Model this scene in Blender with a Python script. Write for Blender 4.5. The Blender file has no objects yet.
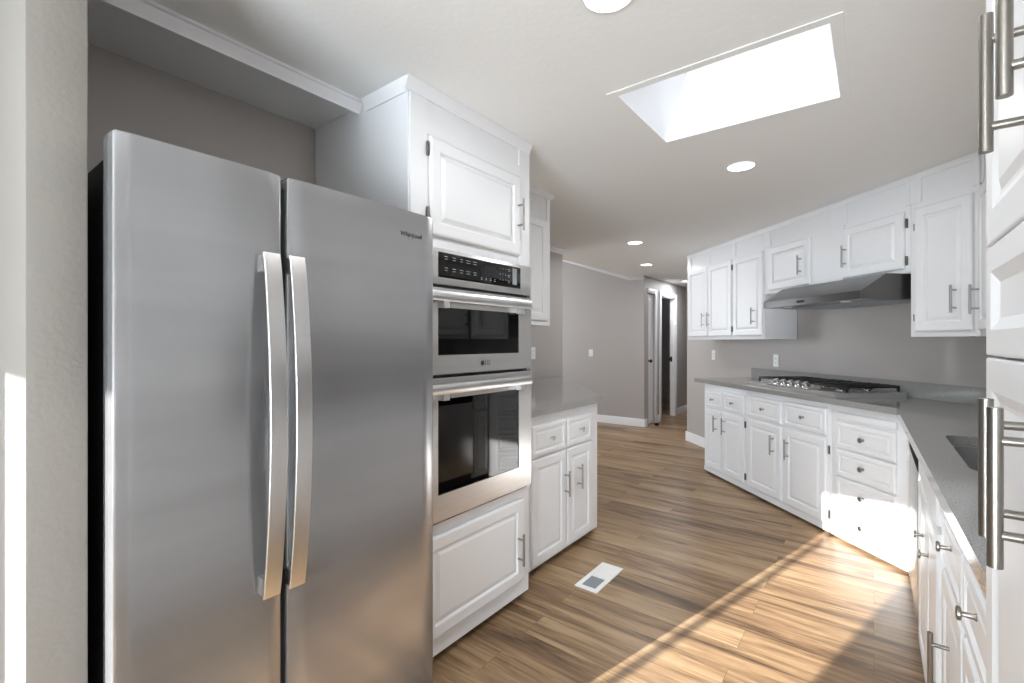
import bpy, bmesh, math, random
from mathutils import Vector, Matrix
random.seed(4)
PI = math.pi
C = bpy.context.scene.collection
sc = bpy.context.scene

# ------------------------------------------------------------------ camera
cam_d = bpy.data.cameras.new('camera')
cam = bpy.data.objects.new('camera', cam_d)
C.objects.link(cam)
cam.location = (0, 0, 1.28)
cam.rotation_euler = (PI/2, 0, math.radians(37.6))
cam_d.sensor_width = 36.0
cam_d.lens = 470 / 1024 * 36.0
cam_d.clip_start = 0.02
sc.camera = cam

# ------------------------------------------------------------------ light, sky, exposure
sc.view_settings.view_transform = 'Standard'
sc.view_settings.look = 'None'
sc.view_settings.gamma = 1.0
sc.view_settings.use_curve_mapping = False
sc.view_settings.exposure = -0.05
sc.cycles.use_denoising = True
sc.cycles.max_bounces = 12
sc.cycles.diffuse_bounces = 8
sc.cycles.glossy_bounces = 6
sc.cycles.sample_clamp_indirect = 8.0

world = bpy.data.worlds.new('sky')
sc.world = world
world.use_nodes = True
bg = world.node_tree.nodes['Background']
bg.inputs[0].default_value = (0.72, 0.85, 1.0, 1)
bg.inputs[1].default_value = 2.5

SUN_TAN = 0.253
sun_d = bpy.data.lights.new('sun', 'SUN')
sun_d.energy = 28.0
sun_d.color = (1.0, 0.985, 0.955)
sun_d.angle = math.radians(0.4)
sun = bpy.data.objects.new('sun', sun_d)
C.objects.link(sun)
sun.location = (-3, -8, 4)
sun.rotation_euler = Vector((0.2554, 0.9668, -SUN_TAN)).to_track_quat('-Z', 'Y').to_euler()


def area(name, loc, direction, sx, sy, power, color=(1, 1, 1)):
    d = bpy.data.lights.new(name, 'AREA')
    d.shape = 'RECTANGLE'
    d.size = sx
    d.size_y = sy
    d.energy = power
    d.color = color
    o = bpy.data.objects.new(name, d)
    C.objects.link(o)
    o.location = loc
    o.rotation_euler = Vector(direction).to_track_quat('-Z', 'Y').to_euler()
    return o


# daylight at the glazed door behind, added fill light for the living area
area('daylight_door', (-1.94, -2.86, 1.1), (0.25, 1, 0.3), 0.84, 1.9, 12, (0.70, 0.93, 1.0))
area('living_fill', (-6.38, 4.6, 1.55), (1, 0, 0.5), 2.6, 1.2, 85, (0.9, 0.95, 1.0))
# added fill light behind the camera to lift the ceiling, no known window
area('rear_fill', (-0.15, -2.8, 1.0), (0, 1, 0.85), 1.3, 1.6, 270, (0.82, 0.92, 1.0))
CAN_POWER = 8.0


# ------------------------------------------------------------------ materials
def srgb(r, g, b):
    def f(c):
        c /= 255
        return c / 12.92 if c <= 0.04045 else ((c + 0.055) / 1.055) ** 2.4
    return (f(r), f(g), f(b), 1)


def mat(name, col, rough=0.5, metal=0.0, spec=0.5):
    m = bpy.data.materials.new(name)
    m.use_nodes = True
    b = m.node_tree.nodes['Principled BSDF']
    b.inputs['Base Color'].default_value = col
    b.inputs['Roughness'].default_value = rough
    b.inputs['Metallic'].default_value = metal
    b.inputs['Specular IOR Level'].default_value = spec
    return m


def nd(m, t, **kw):
    n = m.node_tree.nodes.new(t)
    for k, v in kw.items():
        if k.startswith('i_'):
            n.inputs[k[2:].replace('_', ' ')].default_value = v
        else:
            setattr(n, k, v)
    return n


def ln(m, a, ao, b, bi):
    m.node_tree.links.new(a.outputs[ao], b.inputs[bi])


def bsdf(m):
    return m.node_tree.nodes['Principled BSDF']


def coords(m, scale=(1, 1, 1)):
    tc = nd(m, 'ShaderNodeTexCoord')
    mp = nd(m, 'ShaderNodeMapping')
    mp.inputs['Scale'].default_value = scale
    ln(m, tc, 'Object', mp, 'Vector')
    return mp


def bumpy(m, scale, strength, dist=0.002, detail=3, stretch=(1, 1, 1)):
    mp = coords(m, stretch)
    n = nd(m, 'ShaderNodeTexNoise')
    n.inputs['Scale'].default_value = scale
    n.inputs['Detail'].default_value = detail
    b = nd(m, 'ShaderNodeBump')
    b.inputs['Strength'].default_value = strength
    b.inputs['Distance'].default_value = dist
    ln(m, mp, 'Vector', n, 'Vector')
    ln(m, n, 'Fac', b, 'Height')
    ln(m, b, 'Normal', bsdf(m), 'Normal')
    return m


def tint(m, c1, c2, scale, detail=2, stretch=(1, 1, 1), lo=0.35, hi=0.65):
    mp = coords(m, stretch)
    n = nd(m, 'ShaderNodeTexNoise')
    n.inputs['Scale'].default_value = scale
    n.inputs['Detail'].default_value = detail
    r = nd(m, 'ShaderNodeValToRGB')
    r.color_ramp.elements[0].position = lo
    r.color_ramp.elements[0].color = c1
    r.color_ramp.elements[1].position = hi
    r.color_ramp.elements[1].color = c2
    ln(m, mp, 'Vector', n, 'Vector')
    ln(m, n, 'Fac', r, 'Fac')
    ln(m, r, 'Color', bsdf(m), 'Base Color')
    return m


def steel(name, lo, hi, rough, aniso, stretch, metal=0.82, wave=0.02):
    m = mat(name, srgb(190, 190, 192), rough, metal)
    mp = coords(m, stretch)
    n = nd(m, 'ShaderNodeTexNoise')
    n.inputs['Scale'].default_value = 1.0
    n.inputs['Detail'].default_value = 4
    r = nd(m, 'ShaderNodeValToRGB')
    r.color_ramp.elements[0].color = lo
    r.color_ramp.elements[1].color = hi
    r.color_ramp.elements[0].position = 0.3
    r.color_ramp.elements[1].position = 0.7
    ln(m, mp, 'Vector', n, 'Vector')
    ln(m, n, 'Fac', r, 'Fac')
    ln(m, r, 'Color', bsdf(m), 'Base Color')
    b = nd(m, 'ShaderNodeBump')
    b.inputs['Strength'].default_value = wave
    b.inputs['Distance'].default_value = 0.001
    ln(m, n, 'Fac', b, 'Height')
    ln(m, b, 'Normal', bsdf(m), 'Normal')
    bsdf(m).inputs['Anisotropic'].default_value = aniso
    return m


M = {}
M['white'] = bumpy(mat('white_cabinet_paint', srgb(230, 231, 233), 0.38), 60, 0.02)
M['trim'] = mat('white_trim_paint', srgb(236, 236, 238), 0.4)
M['wall'] = bumpy(mat('grey_wall_paint', srgb(174, 168, 164), 0.55), 70, 0.12)
M['beige'] = bumpy(mat('greige_wall_paint', srgb(134, 129, 123), 0.6), 90, 0.3, 0.003)
M['ceiling'] = bumpy(mat('textured_ceiling_paint', srgb(240, 240, 238), 0.8), 45, 0.28, 0.003)
M['soffit'] = mat('pale_grey_soffit_paint', srgb(232, 232, 231), 0.6)
M['crown_dimmed'] = mat('dimmed_white_crown_paint', srgb(200, 199, 198), 0.6)  # white crown paint darkened to offset strong light on the far wall
M['steel'] = steel('brushed_stainless_steel', srgb(160, 160, 162), srgb(176, 176, 178), 0.22, 0.0, (0.7, 0.7, 7), 0.80, 0.08)
M['oven_steel'] = steel('satin_stainless_steel', srgb(196, 195, 193), srgb(208, 207, 205), 0.27, 0.3, (3, 3, 300), 0.68)
M['hood_steel'] = steel('dark_brushed_steel', srgb(92, 90, 89), srgb(104, 102, 101), 0.28, 0.4, (3, 300, 300))
M['sink_steel'] = mat('satin_sink_steel', srgb(170, 170, 170), 0.4, 0.7)
M['handle_steel'] = mat('pale_handle_steel', srgb(222, 221, 220), 0.3, 1.0)
M['nickel'] = mat('brushed_nickel', srgb(146, 141, 134), 0.30, 1.0)
M['pull'] = mat('dark_nickel_pull', srgb(158, 156, 154), 0.32, 1.0)
M['black'] = bumpy(mat('black_case_paint', srgb(22, 22, 24), 0.5), 200, 0.1)
M['matte'] = mat('matte_black_plastic', srgb(16, 16, 17), 0.7, 0.0, 0.1)
M['gasket'] = mat('grey_rubber_gasket', srgb(70, 70, 72), 0.6)
M['glass'] = mat('black_oven_glass', srgb(6, 6, 7), 0.03, 0.0, 0.5)
M['screen'] = mat('display_glass', srgb(14, 16, 18), 0.08)
M['print'] = mat('pale_panel_print', srgb(150, 152, 154), 0.5)
M['iron'] = bumpy(mat('cast_iron', srgb(20, 20, 21), 0.45), 180, 0.2)
M['chrome'] = mat('chrome', srgb(205, 205, 206), 0.12, 1.0)
M['hinge'] = mat('aged_hinge_metal', srgb(104, 100, 97), 0.35, 0.9)
M['plastic'] = mat('white_plastic', srgb(238, 238, 236), 0.35)
M['slot'] = mat('dark_slot', srgb(40, 40, 40), 0.6)
M['louver'] = mat('grey_louver_metal', srgb(140, 146, 152), 0.5)
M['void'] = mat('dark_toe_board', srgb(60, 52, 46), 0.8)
M['door'] = mat('white_door_paint', srgb(226, 226, 232), 0.4)
M['knob_black'] = mat('black_door_hardware', srgb(14, 14, 15), 0.4)

# quartz worktop: grey with fine pale and dark flecks
q = mat('grey_quartz', srgb(128, 127, 126), 0.10)
mp = coords(q)
n1 = nd(q, 'ShaderNodeTexNoise'); n1.inputs['Scale'].default_value = 260; n1.inputs['Detail'].default_value = 2
r1 = nd(q, 'ShaderNodeValToRGB')
r1.color_ramp.elements[0].position = 0.30; r1.color_ramp.elements[0].color = srgb(112, 111, 111)
r1.color_ramp.elements[1].position = 0.72; r1.color_ramp.elements[1].color = srgb(166, 165, 163)
e = r1.color_ramp.elements.new(0.45); e.color = srgb(146, 145, 143)
e = r1.color_ramp.elements.new(0.6); e.color = srgb(152, 151, 149)
ln(q, mp, 'Vector', n1, 'Vector'); ln(q, n1, 'Fac', r1, 'Fac'); ln(q, r1, 'Color', bsdf(q), 'Base Color')
M['quartz'] = q

# vinyl plank floor: planks run along X
f = mat('oak_look_vinyl_plank', srgb(160, 125, 90), 0.36, 0.0, 0.28)
tc = nd(f, 'ShaderNodeTexCoord')
br = nd(f, 'ShaderNodeTexBrick')
br.offset = 0.37
br.inputs['Scale'].default_value = 1.0
br.inputs['Brick Width'].default_value = 1.22
br.inputs['Row Height'].default_value = 0.152
br.inputs['Mortar Size'].default_value = 0.0009
br.inputs['Mortar Smooth'].default_value = 0.2
br.inputs['Bias'].default_value = 0.0
br.inputs['Color1'].default_value = (0, 0, 0, 1)
br.inputs['Color2'].default_value = (1, 1, 1, 1)
br.inputs['Mortar'].default_value = (0.4, 0.4, 0.4, 1)
ln(f, tc, 'Object', br, 'Vector')
rnd = nd(f, 'ShaderNodeMath', operation='MULTIPLY'); rnd.inputs[1].default_value = 37.0
ln(f, br, 'Color', rnd, 0)
mpa = nd(f, 'ShaderNodeMapping'); mpa.inputs['Scale'].default_value = (0.75, 8, 1)
ln(f, tc, 'Object', mpa, 'Vector')
na = nd(f, 'ShaderNodeTexNoise', noise_dimensions='4D'); na.inputs['Scale'].default_value = 1.6; na.inputs['Detail'].default_value = 5; na.inputs['Roughness'].default_value = 0.62; na.inputs['Distortion'].default_value = 1.1
ln(f, mpa, 'Vector', na, 'Vector'); ln(f, rnd, 'Value', na, 'W')
mpb = nd(f, 'ShaderNodeMapping'); mpb.inputs['Scale'].default_value = (3.2, 90, 1)
ln(f, tc, 'Object', mpb, 'Vector')
nb = nd(f, 'ShaderNodeTexNoise', noise_dimensions='4D'); nb.inputs['Scale'].default_value = 1.5; nb.inputs['Detail'].default_value = 4
ln(f, mpb, 'Vector', nb, 'Vector'); ln(f, rnd, 'Value', nb, 'W')
mix = nd(f, 'ShaderNodeMath', operation='MULTIPLY_ADD'); mix.inputs[1].default_value = 0.34
ln(f, nb, 'Fac', mix, 0)
sca = nd(f, 'ShaderNodeMath', operation='MULTIPLY_ADD'); sca.inputs[1].default_value = 1.15; sca.inputs[2].default_value = -0.25
ln(f, na, 'Fac', sca, 0)
ln(f, sca, 'Value', mix, 2)
pl = nd(f, 'ShaderNodeMath', operation='MULTIPLY_ADD'); pl.inputs[1].default_value = 0.20
ln(f, br, 'Color', pl, 0); ln(f, mix, 'Value', pl, 2)
rp = nd(f, 'ShaderNodeValToRGB')
rp.color_ramp.elements[0].position = 0.28; rp.color_ramp.elements[0].color = srgb(62, 47, 35)
rp.color_ramp.elements[1].position = 0.86; rp.color_ramp.elements[1].color = srgb(176, 151, 119)
for p_, c_ in ((0.40, srgb(100, 78, 58)), (0.55, srgb(137, 110, 82)), (0.70, srgb(161, 134, 102))):
    e = rp.color_ramp.elements.new(p_); e.color = c_
ln(f, pl, 'Value', rp, 'Fac')
mm = nd(f, 'ShaderNodeMix', data_type='RGBA', blend_type='MULTIPLY')
mm.inputs['B'].default_value = (0.45, 0.4, 0.36, 1)
ln(f, br, 'Fac', mm, 'Factor'); ln(f, rp, 'Color', mm, 'A')
mpc = nd(f, 'ShaderNodeMapping'); mpc.inputs['Scale'].default_value = (1.6, 26, 1)
ln(f, tc, 'Object', mpc, 'Vector')
nc = nd(f, 'ShaderNodeTexNoise', noise_dimensions='4D'); nc.inputs['Scale'].default_value = 1.3; nc.inputs['Detail'].default_value = 6; nc.inputs['Roughness'].default_value = 0.7; nc.inputs['Distortion'].default_value = 0.8
ln(f, mpc, 'Vector', nc, 'Vector'); ln(f, rnd, 'Value', nc, 'W')
rc_ = nd(f, 'ShaderNodeValToRGB')
rc_.color_ramp.elements[0].position = 0.30; rc_.color_ramp.elements[0].color = (0.38, 0.33, 0.29, 1)
rc_.color_ramp.elements[1].position = 0.42; rc_.color_ramp.elements[1].color = (1, 1, 1, 1)
ln(f, nc, 'Fac', rc_, 'Fac')
mk = nd(f, 'ShaderNodeMix', data_type='RGBA', blend_type='MULTIPLY')
mk.inputs['Factor'].default_value = 0.8
f.node_tree.links.new(mm.outputs['Result'], mk.inputs['A']); ln(f, rc_, 'Color', mk, 'B')
f.node_tree.links.new(mk.outputs['Result'], bsdf(f).inputs['Base Color'])
bb = nd(f, 'ShaderNodeBump'); bb.inputs['Strength'].default_value = 0.12; bb.inputs['Distance'].default_value = 0.001
ln(f, nb, 'Fac', bb, 'Height'); ln(f, bb, 'Normal', bsdf(f), 'Normal')
M['floor'] = f


def emit(name, col, s):
    m = mat(name, col, 0.5)
    bsdf(m).inputs['Emission Color'].default_value = col
    bsdf(m).inputs['Emission Strength'].default_value = s
    return m


M['lens'] = emit('lit_lamp_lens', (1, 0.97, 0.92, 1), 6.0)
M['fill_pane'] = emit('fill_pane_glow', (0.88, 0.95, 1, 1), 1.5)  # glow for the made-up rear window pane
M['dome'] = emit('skylight_dome_glow', (0.88, 0.95, 1, 1), 4.2)


# ------------------------------------------------------------------ mesh helpers
class MB:
    def __init__(s):
        s.bm = bmesh.new()
        s.crease = 32

    def box(s, x0, x1, y0, y1, z0, z1, bev=0.0):
        vs = [s.bm.verts.new((x, y, z)) for x in (x0, x1) for y in (y0, y1) for z in (z0, z1)]
        idx = [(0, 1, 3, 2), (4, 6, 7, 5), (0, 4, 5, 1), (2, 3, 7, 6), (0, 2, 6, 4), (1, 5, 7, 3)]
        fs = [s.bm.faces.new([vs[i] for i in t]) for t in idx]
        if bev:
            es = set()
            for ff in fs:
                es.update(ff.edges)
            bmesh.ops.bevel(s.bm, geom=list(es), offset=bev, segments=2, affect='EDGES', profile=0.5)
        return s

    def prism(s, pts, fn, d0, d1):
        """pts 2-D outline, fn(p, q, d) -> xyz, extruded from d0 to d1"""
        a = [s.bm.verts.new(fn(p, q_, d0)) for p, q_ in pts]
        b = [s.bm.verts.new(fn(p, q_, d1)) for p, q_ in pts]
        n = len(pts)
        s.bm.faces.new(a)
        s.bm.faces.new(b[::-1])
        for i in range(n):
            s.bm.faces.new([a[i], b[i], b[(i+1) % n], a[(i+1) % n]])
        return s

    def along_x(s, yz, x0, x1):
        return s.prism(yz, lambda p, q_, d: (d, p, q_), x0, x1)

    def along_y(s, xz, y0, y1):
        return s.prism(xz, lambda p, q_, d: (p, d, q_), y0, y1)

    def up(s, xy, z0, z1):
        return s.prism(xy, lambda p, q_, d: (p, q_, d), z0, z1)

    def tube(s, p0, p1, r0, r1=None, n=14):
        r1 = r0 if r1 is None else r1
        p0 = Vector(p0); p1 = Vector(p1)
        d = (p1 - p0).normalized()
        a = d.orthogonal().normalized(); b = d.cross(a)
        rings = []
        for p, r in ((p0, r0), (p1, r1)):
            rings.append([s.bm.verts.new(p + (a*math.cos(2*PI*i/n) + b*math.sin(2*PI*i/n))*r) for i in range(n)])
        for i in range(n):
            s.bm.faces.new([rings[0][i], rings[0][(i+1) % n], rings[1][(i+1) % n], rings[1][i]])
        s.bm.faces.new(rings[0][::-1]); s.bm.faces.new(rings[1])
        return s

    def lathe(s, prof, o, axis, n=20):
        """prof [(radius, height)] turned about axis from o"""
        o = Vector(o); d = Vector(axis).normalized()
        a = d.orthogonal().normalized(); b = d.cross(a)
        rings = []
        for r, h in prof:
            if r < 1e-6:
                rings.append([s.bm.verts.new(o + d*h)])
            else:
                rings.append([s.bm.verts.new(o + d*h + (a*math.cos(2*PI*i/n) + b*math.sin(2*PI*i/n))*r) for i in range(n)])
        for A, B in zip(rings, rings[1:]):
            for i in range(n):
                j = (i+1) % n
                if len(A) == 1 and len(B) == 1:
                    continue
                if len(A) == 1:
                    s.bm.faces.new([A[0], B[j], B[i]])
                elif len(B) == 1:
                    s.bm.faces.new([A[i], A[j], B[0]])
                else:
                    s.bm.faces.new([A[i], A[j], B[j], B[i]])
        for ring in (rings[0], rings[-1]):
            if len(ring) > 2:
                s.bm.faces.new(ring)
        return s

    def panel(s, x0, x1, z0, z1, prof):
        """front seen from -y: nested rectangles, prof [(inset, y)], first is the back edge"""
        loops = []
        s.crease = 9
        for ins, y in prof:
            loops.append([s.bm.verts.new(p) for p in ((x0+ins, y, z0+ins), (x1-ins, y, z0+ins), (x1-ins, y, z1-ins), (x0+ins, y, z1-ins))])
        for A, B in zip(loops, loops[1:]):
            for i in range(4):
                j = (i+1) % 4
                s.bm.faces.new([A[i], A[j], B[j], B[i]])
        s.bm.faces.new(loops[0][::-1])
        s.bm.faces.new(loops[-1])
        return s

    def sheet(s, outer, holes, z):
        """flat face with holes"""
        es = []
        for loop in [outer] + holes:
            vs = [s.bm.verts.new((x, y, z)) for x, y in loop]
            es += [s.bm.edges.new((vs[i], vs[(i+1) % len(vs)])) for i in range(len(vs))]
        r = bmesh.ops.triangle_fill(s.bm, edges=es, use_beauty=True)
        return [g for g in r['geom'] if isinstance(g, bmesh.types.BMFace)]

    def slab(s, outer, holes, z0, z1):
        fs = s.sheet(outer, holes, z0)
        ex = bmesh.ops.extrude_face_region(s.bm, geom=fs, use_keep_orig=True)
        bmesh.ops.translate(s.bm, verts=[g for g in ex['geom'] if isinstance(g, bmesh.types.BMVert)], vec=(0, 0, z1-z0))
        return s

    def build(s, name, m, parent=None):
        bmesh.ops.recalc_face_normals(s.bm, faces=s.bm.faces[:])
        me = bpy.data.meshes.new(name)
        s.bm.to_mesh(me); s.bm.free()
        me.polygons.foreach_set('use_smooth', [True]*len(me.polygons))
        me.set_sharp_from_angle(angle=math.radians(s.crease))
        me.materials.append(m)
        o = bpy.data.objects.new(name, me)
        C.objects.link(o)
        if parent is not None:
            o.parent = parent
        return o


def tag(o, label, cat, group=None):
    o['label'] = label
    o['category'] = cat
    if group:
        o['group'] = group
    return o


def thing(name, label, cat, loc=(0, 0, 0), rz=0.0, group=None):
    o = bpy.data.objects.new(name, None)
    o.empty_display_size = 0.1
    C.objects.link(o)
    o.location = loc
    o.rotation_euler = (0, 0, rz)
    return tag(o, label, cat, group)


def struct(name, mb, m, parent=None):
    o = mb.build(name, m, parent)
    o['kind'] = 'structure'
    return o


def text(name, body, size, m, parent, loc, rot=(PI/2, 0, 0), extrude=0.0004, shear=0.0, align='CENTER'):
    cu = bpy.data.curves.new(name, 'FONT')
    cu.body = body; cu.size = size; cu.extrude = extrude; cu.align_x = align; cu.align_y = 'CENTER'; cu.shear = shear
    cu.materials.append(m)
    o = bpy.data.objects.new(name, cu)
    C.objects.link(o)
    me = bpy.data.meshes.new_from_object(o)
    bpy.data.objects.remove(o)
    o = bpy.data.objects.new(name, me)
    C.objects.link(o)
    o.parent = parent; o.location = loc; o.rotation_euler = rot
    return o


R_LEFT, R_BACK, R_RIGHT = PI/2, -PI/4, -PI/2
S2 = math.sqrt(0.5)


def diag(a, b, z=0):
    """point on the diagonal range side: a along it towards the hall, b out from the camera"""
    return ((b-a)*S2, (a+b)*S2, z)


# ------------------------------------------------------------------ the room
CZ = 2.265
struct('floor', MB().box(-6.6, 1.2, -3.1, 10.7, -0.1, 0), M['floor'])
SKX0, SKX1, SKY0, SKY1 = -0.832, -0.085, 1.722, 2.318
cb = MB()
cb.slab([(-2.95, -3.1), (1.2, -3.1), (1.2, 10.7), (-2.95, 10.7)], [[(SKX0, SKY0), (SKX1, SKY0), (SKX1, SKY1), (SKX0, SKY1)]], CZ, CZ+0.05)
cb.along_y([(-2.9505, CZ), (-6.6, CZ+0.35*3.65), (-6.6, CZ+0.35*3.65+0.05), (-2.9505, CZ+0.05)], -3.1, 10.7)
struct('ceiling', cb, M['ceiling'])

# rear wall with the glazed opening the sun comes through
wb = MB()
wb.box(-6.6, -2.405, -3.0, -2.9, 0, 3.6).box(-1.475, 0.87, -3.0, -2.9, 0, CZ-0.001).box(-2.405, -1.475, -3.0, -2.9, 2.06, CZ-0.001)
struct('wall_rear', wb, M['wall'])
w2 = struct('window_2', MB().box(-2.403, -2.37, -2.98, -2.92, 0.001, 2.058).box(-1.51, -1.477, -2.98, -2.92, 0.001, 2.058).box(-2.37, -1.51, -2.98, -2.92, 2.02, 2.058).box(-2.37, -1.51, -2.98, -2.92, 0.001, 0.05), M['trim'])
struct('window_stile', MB().box(-2.010, -1.978, -2.975, -2.925, 0.051, 2.019), M['trim'], w2)
w3 = struct('fill_window', MB().box(-0.87, -0.81, -2.899, -2.86, 0.14, 1.86).box(0.51, 0.57, -2.899, -2.86, 0.14, 1.86).box(-0.81, 0.51, -2.899, -2.86, 0.14, 0.2).box(-0.81, 0.51, -2.899, -2.86, 1.8, 1.86), M['trim'])  # made-up window frame on the solid rear wall, added to go with the fill light
struct('window_pane', MB().box(-0.81, 0.51, -2.895, -2.885, 0.2, 1.8), M['fill_pane'], w3)  # added glowing pane, nothing behind it but wall
struct('wall_right', MB().box(0.772, 0.87, -2.899, 3.60, 0, CZ-0.001), M['wall'])
ww = MB()
ww.box(-6.6, -6.5, -2.899, 3.2, 0, 3.6).box(-6.6, -6.5, 6.0, 10.6, 0, 3.6).box(-6.6, -6.5, 3.2, 6.0, 0, 0.9).box(-6.6, -6.5, 3.2, 6.0, 2.2, 3.6)  # opening added so sky light reaches the living area
struct('wall_outer', ww, M['wall'])
struct('wall_partition', MB().box(-6.498, -1.27, 0.142, 0.232, 0, CZ-0.001, 0.003), M['beige'])
struct('wall_alcove', MB().box(-2.12, -2.035, 0.233, 1.157, 0, CZ-0.001), M['wall'])
struct('wall_left', MB().box(-2.75, -2.65, 0.233, 4.33, 0, CZ-0.001), M['wall'])
struct('wall_far', MB().box(-6.498, -2.72, 6.77, 6.87, 0, 3.6) , M['wall'])
hb = MB()
hb.box(-2.80, -2.721, 6.871, 6.93, 0, CZ-0.001).box(-2.80, -2.721, 7.19, 7.46, 0, CZ-0.001).box(-2.80, -2.721, 8.13, 10.49, 0, CZ-0.001)
hb.box(-2.80, -2.721, 6.93, 7.19, 2.02, CZ-0.001).box(-2.80, -2.721, 7.46, 8.13, 2.02, CZ-0.001)
struct('wall_hall', hb, M['wall'])
struct('wall_end', MB().box(-6.49, -1.75, 10.491, 10.6, 0, CZ-0.001), M['wall'])
struct('wall_hall_right', MB().box(-1.86, -1.76, 6.33, 10.49, 0, CZ-0.001), M['wall'])
dw = MB()
dw.up([diag(1.90, 3.032)[:2], diag(5.745, 3.032)[:2], diag(5.745, 3.13)[:2], diag(1.90, 3.13)[:2]], 0, CZ-0.001)
struct('wall_back', dw, M['wall'])

# soffit over the refrigerator with its crown
struct('trim_1', MB().box(-2.034, -1.692, 0.234, 1.157, 2.255, CZ-0.001), M['soffit'])
CROWN = [(0, 0), (0.012, 0), (0.016, 0.012), (0.03, 0.026), (0.036, 0.040), (0.046, 0.044), (0.046, 0.054), (0, 0.054)]
k = 0.85
struct('trim_2', MB().along_y([(-1.691+p*k, CZ-0.001-0.054*k+q_*k) for p, q_ in CROWN], 0.234, 1.155), M['trim'])
# crown on the wall beside the counter and on the sloping far wall
struct('trim_3', MB().along_y([(-2.649+p, CZ-0.055+q_) for p, q_ in CROWN], 1.95, 4.33), M['trim'])
cf = MB()
for (xa, za), (xb, zb) in (((-6.4, CZ+0.35*3.45), (-2.96, CZ+0.003)), ((-2.96, CZ+0.003), (-2.72, CZ))):
    a_ = [cf.bm.verts.new((xa, 6.769-p, za-0.056+q_)) for p, q_ in CROWN]
    b_ = [cf.bm.verts.new((xb, 6.769-p, zb-0.056+q_)) for p, q_ in CROWN]
    n_ = len(a_)
    cf.bm.faces.new(a_); cf.bm.faces.new(b_[::-1])
    for i in range(n_):
        cf.bm.faces.new([a_[i], b_[i], b_[(i+1) % n_], a_[(i+1) % n_]])
struct('trim_4', cf, M['crown_dimmed'])
BASE = [(0, 0), (0.014, 0), (0.014, 0.10), (0.008, 0.118), (0, 0.118)]
struct('baseboard_far', MB().along_x([(6.769-p, q_+0.001) for p, q_ in BASE], -6.4, -2.708), M['trim'])
bh = MB()
bh.along_y([(-2.719+p, q_+0.001) for p, q_ in BASE], 6.756, 6.86)
bh.along_y([(-2.719+p, q_+0.001) for p, q_ in BASE], 7.27, 7.375)
bh.along_y([(-2.719+p, q_+0.001) for p, q_ in BASE], 8.207, 10.48)
struct('baseboard_hall', bh, M['trim'])
bo = MB()
loc = [diag(4.36, 3.031), diag(5.757, 3.031), diag(5.757, 3.017), diag(4.36, 3.017)]
bo.up([v[:2] for v in loc], 0.001, 0.118)
loc = [diag(5.746, 3.031), diag(5.760, 3.031), diag(5.760, 3.13), diag(5.746, 3.13)]
bo.up([v[:2] for v in loc], 0.001, 0.118)
struct('baseboard_back', bo, M['trim'])

# skylight: flared shaft with a flat translucent cover and a slim trim at the ceiling
skb = MB()
low = [(SKX0, SKY0), (SKX1, SKY0), (SKX1, SKY1), (SKX0, SKY1)]
top = [(-0.62, 1.77), (-0.22, 1.77), (-0.22, 2.27), (-0.62, 2.27)]
zt = 2.78
vl = [skb.bm.verts.new((x, y, CZ)) for x, y in low]
vt = [skb.bm.verts.new((x, y, zt)) for x, y in top]
for i in range(4):
    skb.bm.faces.new([vl[i], vl[(i+1) % 4], vt[(i+1) % 4], vt[i]])
w1 = struct('window_1', skb, M['trim'])
struct('window_pane', MB().box(-0.63, -0.21, 1.76, 2.28, zt, zt+0.02), M['dome'], w1)
sf = MB()
sf.slab([(SKX0-0.012, SKY0-0.012), (SKX1+0.012, SKY0-0.012), (SKX1+0.012, SKY1+0.012), (SKX0-0.012, SKY1+0.012)],
        [[(SKX0+0.022, SKY0+0.022), (SKX1-0.022, SKY0+0.022), (SKX1-0.022, SKY1-0.022), (SKX0+0.022, SKY1-0.022)]], CZ-0.005, CZ-0.001)
struct('window_frame', sf, M['ceiling'], w1)

# hall doors
cas = MB()
cas.box(-2.72, -2.704, 7.191, 7.265, 0.001, 2.09, 0.003).box(-2.72, -2.704, 6.885, 7.19, 2.02, 2.09, 0.003)
d1 = struct('door_1', MB().panel(0, 0.256, 0, 2.0, [(0, 0.035), (0, 0.003), (0.003, 0), (0.05, 0), (0.058, 0.006), (0.066, 0.006), (0.09, 0.001)]), M['door'])
d1.location = (-2.745, 6.932, 0.012); d1.rotation_euler = (0, 0, R_LEFT)
o = struct('casing', cas, M['trim'])
o.parent = d1; o.matrix_parent_inverse = (Matrix.Translation((-2.745, 6.932, 0.012)) @ Matrix.Rotation(R_LEFT, 4, 'Z')).inverted()
struct('door_knob', MB().lathe([(0.024, 0), (0.024, 0.004), (0.009, 0.006), (0.009, 0.03), (0.026, 0.036), (0.028, 0.05), (0.018, 0.062), (0, 0.064)], (0.05, 0, 0.97), (0, -1, 0)), M['knob_black'], d1)
cas = MB()
cas.box(-2.72, -2.704, 7.386, 7.459, 0.001, 2.09, 0.003).box(-2.72, -2.704, 8.131, 8.205, 0.001, 2.09, 0.003).box(-2.72, -2.704, 7.459, 8.131, 2.02, 2.09, 0.003)
cas.box(-2.80, -2.7205, 8.118, 8.1295, 0.001, 2.018).box(-2.80, -2.7205, 7.4605, 7.466, 0.001, 2.018).box(-2.80, -2.7205, 7.466, 8.118, 2.004, 2.019)
d2 = struct('door_2', cas, M['trim'])
struct('strike_plate', MB().box(-2.79, -2.76, 8.112, 8.1175, 0.93, 1.02).tube((-2.775, 8.114, 0.975), (-2.775, 8.08, 0.975), 0.012).lathe([(0.02, 0), (0.027, 0.015), (0.02, 0.03), (0, 0.032)], (-2.775, 8.085, 0.975), (0, -1, 0)), M['knob_black'], d2)
ds = MB().box(-2.66, -2.60, 7.02, 7.055, 0.0, 0.035, 0.006)
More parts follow.
